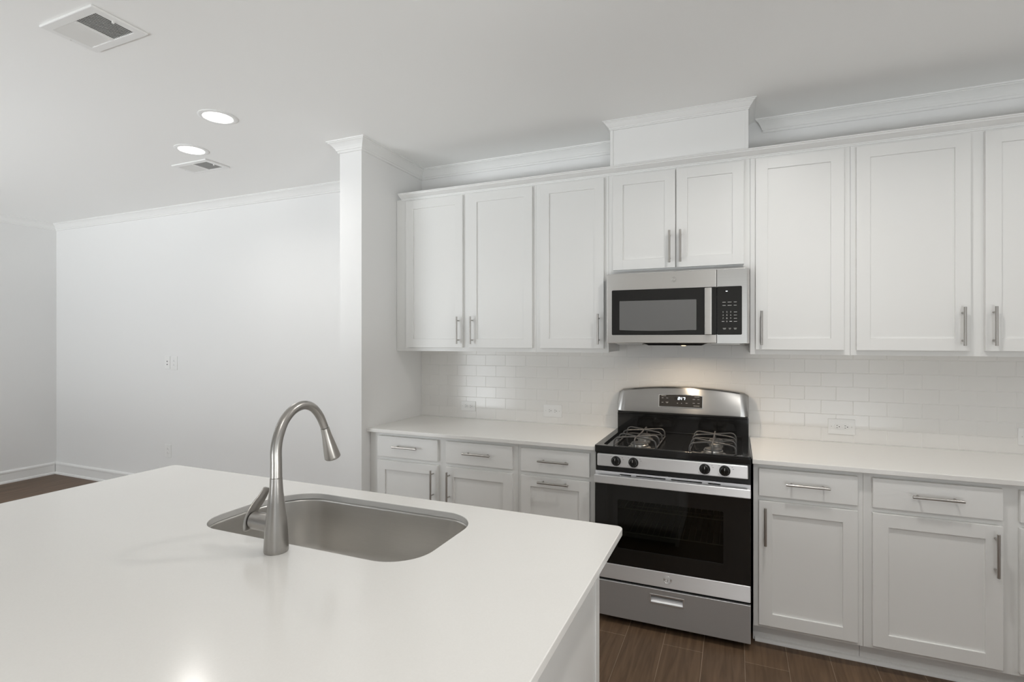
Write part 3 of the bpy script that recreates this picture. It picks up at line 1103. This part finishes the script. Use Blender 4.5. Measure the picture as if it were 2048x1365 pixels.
b = pad(0.1285, -0.040, 0.036, 0.006, 0.004, 0.006, yc_, 0.0015)
bez = obj('display_bezel', b, M['chrome'], pan, 40)
b = pad(0.1245, -0.0365, 0.0325, 0.006, 0.004, 0.0064, yc_ - 0.0004, 0.0005)
dsp = obj('control_display', b, M['display'], rg, 40)
FY2 = yc_ - 0.0042


def on_pad(b, x0, x1, z0, z1, m=0):
    t2 = bmesh.new()
    box(t2, x0, x1, z0, z1, 0, 0.0004)
    t2.transform(lean_xf(FY2))
    merge(b, t2, m)


b = bmesh.new(); on_pad(b, -0.036, 0.032, 0.0045, 0.0275); obj('clock_window', b, M['dark'], dsp)
# seven-segment clock reading 2:17
b = bmesh.new()
SEG = {'2': 'abged', '1': 'bc', '7': 'abc'}


def digit(ch_, x, z, w, h):
    t_ = 0.0026
    S = dict(a=(x, x + w, z + h - t_, z + h), b=(x + w - t_, x + w, z + h / 2, z + h), c=(x + w - t_, x + w, z, z + h / 2),
             d=(x, x + w, z, z + t_), e=(x, x + t_, z, z + h / 2), f=(x, x + t_, z + h / 2, z + h), g=(x, x + w, z + h / 2 - t_ / 2, z + h / 2 + t_ / 2))
    for s in SEG[ch_]:
        x0, x1, z0, z1 = S[s]
        t2 = bmesh.new()
        box(t2, x0, x1, z0, z1, 0.0004, 0.0008)
        for v in t2.verts:
            v.co.x += (v.co.y - z) * 0.12
        t2.transform(lean_xf(FY2))
        merge(b, t2)


digit('2', -0.0155, 0.0085, 0.0115, 0.0155)
digit('1', 0.0015, 0.0085, 0.0060, 0.0155)
digit('7', 0.0145, 0.0085, 0.0110, 0.0155)
for zz in (0.0125, 0.0185):
    t2 = bmesh.new(); box(t2, -0.0005, 0.0018, zz, zz + 0.0022, 0.0004, 0.0008); t2.transform(lean_xf(FY2)); merge(b, t2)
obj('clock_digits', b, M['digits'], dsp)
b = bmesh.new()
for x0, w, zz in ((-0.112, 0.028, 0.0285), (-0.110, 0.011, 0.0150), (-0.083, 0.011, 0.0150), (-0.110, 0.010, -0.012), (-0.086, 0.016, -0.010), (-0.081, 0.007, -0.014),
                  (-0.020, 0.006, -0.0135), (0.004, 0.005, -0.0135), (0.030, 0.012, -0.012), (0.070, 0.014, 0.0130), (0.097, 0.012, 0.0130), (0.070, 0.013, -0.010), (0.097, 0.013, -0.010), (0.075, 0.034, -0.026), (0.080, 0.028, 0.0285)):
    on_pad(b, x0, x0 + w, zz, zz + 0.0016)
obj('key_marks', b, M['print'], dsp)

# ================================================================== MICROWAVE
mw = empty('microwave_oven', (0.381, -0.2, 1.4655), 'stainless steel over-the-range microwave hung under a short cabinet', 'microwave')
MF = -0.405
MZ0, MZ1 = 1.4660, 1.8600
b = bmesh.new(); box(b, 0.004, 0.758, -0.372, -0.013, MZ0 + 0.002, MZ1 + 0.001); obj('body', b, M['satinblack'], mw)
SPLIT = 0.5988
# door: steel frame, black glass, grey window
b = bmesh.new(); box(b, 0.0065, SPLIT - 0.0008, MF, -0.373, MZ0, MZ1, 0.004, 3)
md = obj('door', b, M['steel_micro'], mw, 30)
b = bmesh.new()
plate(b, 0.0375, SPLIT - 0.0008, 1.5115, 1.7675, MF - 0.0018, 0.0025, 0.006, 0.0008, 0)
gp = obj('glass_panel', b, M['panelglass'], md, 40)
b = bmesh.new()
lp = [(0.083, 1.5395)] + [(0.083 + 0.4115 * k / 10, 1.5395 - 0.005 * math.sin(math.pi * k / 10)) for k in range(1, 10)] + [(0.4945, 1.5375), (0.4965, 1.540), (0.4965, 1.7015), (0.494, 1.7035), (0.084, 1.7045), (0.0815, 1.702), (0.0815, 1.542)]
merge(b, slab_mesh([lp], 0, 0.0008, 0.0002, upright(MF - 0.0021)))
obj('window', b, M['micromesh'], md)
b = bmesh.new(); box(b, 0.539, 0.5755, MF - 0.030, MF - 0.019, 1.5115, 1.7615, 0.004, 3)
for zz in (1.535, 1.738):
    cyl(b, (0.557, MF - 0.022, zz), (0.557, MF - 0.0015, zz), 0.008, 16)
obj('handle', b, M['steel_micro'], md, 30)
emblem(md, 0.3795, MF - 0.0006, 1.816, 0.0145, M['chrome'])
# control side with its rounded outer edge
b = bmesh.new()
prof = [(SPLIT + 0.0008, MF + 0.001), (SPLIT + 0.002, MF)] + [(0.742 + 0.0165 * math.sin(R(a)), MF + 0.0165 * (1 - math.cos(R(a)))) for a in range(0, 91, 10)] + [(0.7585, -0.373), (SPLIT + 0.0008, -0.373)]
merge(b, slab_mesh([prof], MZ0, MZ1, 0.001))
mc = obj('control_side', b, M['steel_micro'], mw, 40)
b = bmesh.new()
plate(b, SPLIT + 0.0008, 0.7215, 1.5115, 1.7675, MF - 0.0018, 0.0025, 0.006, 0.0008, 0)
kp = obj('key_panel', b, M['panelglass'], mc, 40)
b = bmesh.new()
ky = MF - 0.0020
for r_, rowt in enumerate((('1', '2', '3'), ('4', '5', '6'), ('7', '8', '9'), (None, '0', None))):
    for c_, s in enumerate(rowt):
        if s:
            text(b, s, 0.6297 + 0.0188 * c_, ky, 1.6315 - 0.0166 * r_, 0.0105)
        else:
            box(b, 0.6297 + 0.0188 * c_ - 0.006, 0.6297 + 0.0188 * c_ + 0.006, ky - 0.0002, ky, 1.6315 - 0.0166 * r_ - 0.001, 1.6315 - 0.0166 * r_ + 0.0015)
    box(b, 0.6825, 0.6975, ky - 0.0002, ky, 1.6310 - 0.0166 * r_ - 0.0008, 1.6310 - 0.0166 * r_ + 0.0012)
for zz in (1.6835, 1.6670):
    for xx, w in ((0.6345, 0.016), (0.6620, 0.019), (0.6890, 0.014)):
        box(b, xx - w / 2, xx + w / 2, ky - 0.0002, ky, zz - 0.0010, zz + 0.0010)
for xx, w in ((0.6365, 0.016), (0.6630, 0.012), (0.6890, 0.015)):
    box(b, xx - w / 2, xx + w / 2, ky - 0.0002, ky, 1.5450, 1.5466)
    box(b, xx - w / 2 + 0.002, xx + w / 2 - 0.002, ky - 0.0002, ky, 1.5405, 1.5420)
obj('key_marks', b, M['print'], mc)
b = bmesh.new(); box(b, 0.643, 0.652, ky - 0.0003, ky, 1.7405, 1.7432); obj('status_light', b, M['digits'], mc)
# underside: filters, dark tray and cooktop lamp
b = bmesh.new()
t2 = bmesh.new()
vs = [t2.verts.new(p) for p in ((0.215, -0.395, 1.4655), (0.545, -0.395, 1.4655), (0.520, -0.385, 1.4535), (0.240, -0.385, 1.4535), (0.215, -0.20, 1.4655), (0.545, -0.20, 1.4655), (0.520, -0.21, 1.4535), (0.240, -0.21, 1.4535))]
for f in ((0, 1, 2, 3), (5, 4, 7, 6), (1, 5, 6, 2), (4, 0, 3, 7), (3, 2, 6, 7), (0, 4, 5, 1)):
    t2.faces.new([vs[i] for i in f])
merge(b, t2)
tray = obj('underside_tray', b, M['satinblack'], mw)
b = bmesh.new(); lathe(b, (0.428, -0.375, 1.4534), (0, 0, -1), [(0, 0.013), (0.0012, 0.012), (0.0018, 0.008), (0.002, 0.001)], 24); obj('cooktop_lamp', b, M['hoodlens'], tray)
for a, c in ((0.065, 0.205), (0.57, 0.71)):
    b = bmesh.new()
    box(b, a, c, -0.385, -0.15, 1.4560, 1.4675, 0.002)
    box(b, a - 0.006, c + 0.006, -0.39, -0.14, 1.4620, 1.4675)
    obj('grease_filter', b, M['galv'], mw)
area('cooktop_light', (0.428, -0.375, 1.4490), (0, 0, 0), 0.035, 0.035, 1.6, (1.0, 0.80, 0.58), 'DISK', 160)

# ================================================================== OUTLETS


def outlet(name, cx, cz, w, h, yface, label, horizontal=True, kind='duplex', group=None, cat='outlet'):
    o = empty(name, (cx, yface, cz), label, cat, group)
    b = bmesh.new()
    plate(b, cx - w / 2, cx + w / 2, cz - h / 2, cz + h / 2, yface - 0.005, 0.005, 0.003, 0.0016)
    p = obj('cover_plate', b, M['plastic'], o, 40)

    def hv(u, v):
        return (cx + u, cz + v) if horizontal else (cx + v, cz + u)
    if kind == 'duplex':
        for s in (-1, 1):
            b = bmesh.new()
            x, z_ = hv(s * 0.0195, 0)
            lathe(b, (x, yface - 0.0045, z_), (0, -1, 0), [(0, 0.0168), (0.002, 0.0166), (0.0024, 0.0158), (0.0024, 0.001)], 28)
            for du, dv, lu, lv in ((-0.002, 0.0062, 0.0075, 0.0022), (-0.002, -0.0062, 0.0065, 0.0022)):
                q = [hv(s * 0.0195 + du + a_ * lu / 2, dv + c_ * lv / 2) for a_, c_ in ((-1, -1), (1, 1))]
                box(b, min(q[0][0], q[1][0]), max(q[0][0], q[1][0]), yface - 0.0071, yface - 0.0066, min(q[0][1], q[1][1]), max(q[0][1], q[1][1]), mat=1)
            x2, z2 = hv(s * 0.0195 + 0.0085, 0)
            lathe(b, (x2, yface - 0.0066, z2), (0, -1, 0), [(0, 0.0025), (0.0005, 0.0025)], 12, mat=1)
            obj('receptacle', b, [M['plastic'], M['dark']], o, 40)
    elif kind == 'jacks':
        for v in (0.012, -0.018):
            b = bmesh.new()
            box(b, cx - 0.012, cx + 0.012, yface - 0.0058, yface - 0.0048, cz + v - 0.010, cz + v + 0.010)
            box(b, cx - 0.006, cx + 0.006, yface - 0.0062, yface - 0.0056, cz + v - 0.005, cz + v + 0.005, mat=1)
            obj('jack', b, [M['plastic'], M['dark']], o)
    far = (w if horizontal else h) / 2
    for s in ((-1, 1) if kind == 'duplex' and far > 0.05 else (0,)):
        b = bmesh.new()
        x, z_ = hv(s * min(0.048, far - 0.009), 0)
        lathe(b, (x, yface - 0.0048, z_), (0, -1, 0), [(0, 0.0028), (0.0006, 0.0026), (0.0008, 0.001)], 12)
        obj('screw', b, M['print'], p, 40)
    return o


TY = -0.0086
outlet('electrical_outlet', -1.095, 1.0035, 0.117, 0.071, TY, 'small white double outlet on the tiles nearest the stub wall')
outlet('electrical_outlet', -0.452, 1.002, 0.131, 0.084, TY, 'white double outlet on the tiles just left of the range')
outlet('electrical_outlet', 1.2305, 1.003, 0.129, 0.085, TY, 'white double outlet on the tiles right of the range')
outlet('electrical_outlet', 2.049, 1.0035, 0.129, 0.085, TY, 'white outlet on tiles cut by right edge of picture')
outlet('jack_plate', -4.396, 1.2625, 0.076, 0.122, 0.0, 'white wall plate with two dark jacks on living wall', False, 'jacks', cat='wall plate')
outlet('electrical_outlet', -4.298, 1.259, 0.084, 0.130, 0.0, 'white upright outlet beside the jack plate on living wall', False)
outlet('electrical_outlet', -4.388, 0.404, 0.090, 0.126, 0.0, 'low white upright outlet near the floor on living wall', False)

# ================================================================== CEILING FITTINGS


def register(cx, cy, w, d, label):
    """supply register: frame with two banks of blades running along y, tilted opposite ways, and a lever"""
    o = empty('ceiling_vent', (cx, cy, ZC), label, 'vent', 'ceiling supply vents')
    x0, x1, y0, y1 = cx - w / 2, cx + w / 2, cy - d / 2, cy + d / 2
    zt = ZC - 0.0002
    ix0, ix1, iy0, iy1 = x0 + 0.030, x1 - 0.033, y0 + 0.035, y1 - 0.035
    b = bmesh.new()
    merge(b, slab_mesh([[(x0, y0), (x1, y0), (x1, y1), (x0, y1)], [(ix0, iy0), (ix1, iy0), (ix1, iy1), (ix0, iy1)]], zt - 0.011, zt, 0.004))
    xm = (ix0 + ix1) / 2
    box(b, xm - 0.005, xm + 0.005, iy0, iy1, zt - 0.011, zt - 0.002)
    obj('frame', b, M['plastic'], o, 30)
    b = bmesh.new(); box(b, ix0, ix1, iy0, iy1, zt - 0.0012, zt - 0.0002); obj('duct_shade_plate', b, M['ventdark'], o)  # flat grey plate painted as the shade inside the duct
    for a, c, sgn in ((ix0, xm - 0.005, -1), (xm + 0.005, ix1, 1)):
        b = bmesh.new()
        k = 12
        p = (c - a) / k
        for i in range(k):
            xx = a + (i + 0.5) * p
            t2 = bmesh.new()
            hw_, hz_ = p * 0.40, 0.0034
            q = [(xx - hw_, hz_ * sgn), (xx + hw_, -hz_ * sgn)]
            nz = 0.0006
            vs = []
            for yy in (iy0, iy1):
                for (px, pz), sg in ((q[0], -1), (q[1], -1), (q[1], 1), (q[0], 1)):
                    vs.append(t2.verts.new((px, yy, zt - 0.0062 + pz + sg * nz)))
            for f in ((0, 1, 2, 3), (7, 6, 5, 4), (0, 4, 5, 1), (1, 5, 6, 2), (2, 6, 7, 3), (3, 7, 4, 0)):
                t2.faces.new([vs[j] for j in f])
            bmesh.ops.recalc_face_normals(t2, faces=t2.faces)
            merge(b, t2)
        obj('louver_bank', b, M['plastic'], o)
    b = bmesh.new(); box(b, ix1 + 0.002, ix1 + 0.008, cy - 0.012 - 0.004, cy - 0.012 + 0.004, zt - 0.020, zt - 0.010, 0.001)
    obj('lever', b, M['plastic'], o)
    b = bmesh.new(); lathe(b, (x0 + 0.012, cy, zt - 0.011), (0, 0, -1), [(0, 0.003), (0.001, 0.0025)], 10)
    obj('screw', b, M['print'], o)
    return o


register(-1.7305, -2.091, 0.345, 0.210, 'large white ceiling vent nearest the camera')
register(-2.921, -0.744, 0.358, 0.198, 'white ceiling vent beyond the two lit downlights')


def can(cx, cy, label, power=CAN_POWER, r=0.078):
    o = empty('recessed_light', (cx, cy, ZC), label, 'ceiling light', 'recessed ceiling lights')
    b = bmesh.new()
    lathe(b, (cx, cy, ZC - 0.0002), (0, 0, -1), [(0, r + 0.024), (0.003, r + 0.024), (0.0065, r + 0.018), (0.0075, r + 0.006), (0.006, r + 0.001), (0.004, r)], 48)
    obj('trim_ring', b, M['plastic'], o, 40)
    b = bmesh.new(); lathe(b, (cx, cy, ZC - 0.0035), (0, 0, -1), [(0, r), (0.0018, r * 0.98), (0.0024, 0.001)], 48); obj('lens', b, M['lens'], o, 40)
    area('can_light', (cx, cy, ZC - 0.012), (0, 0, 0), r * 2, r * 2, power, CAN_COLOR, 'DISK', 150)
    return o


can(-2.036, -1.293, 'lit round downlight nearer to the stub wall')
can(-2.668, -0.998, 'lit round downlight beside the far ceiling vent')
can(0.935, -1.335, 'lit round downlight above the aisle before the range', 8.0)
can(2.3, -1.335, 'added round downlight above the aisle right of the picture', 3.4)  # unseen lamp added to brighten the right tiles and worktop
can(0.935, -3.7, 'added round downlight behind the camera over the aisle', 12.0)  # unseen lamp added as a light source behind the camera
can(-4.4, -3.6, 'added round downlight over the living area out of the picture', 8.5)  # unseen lamp added to light the living area
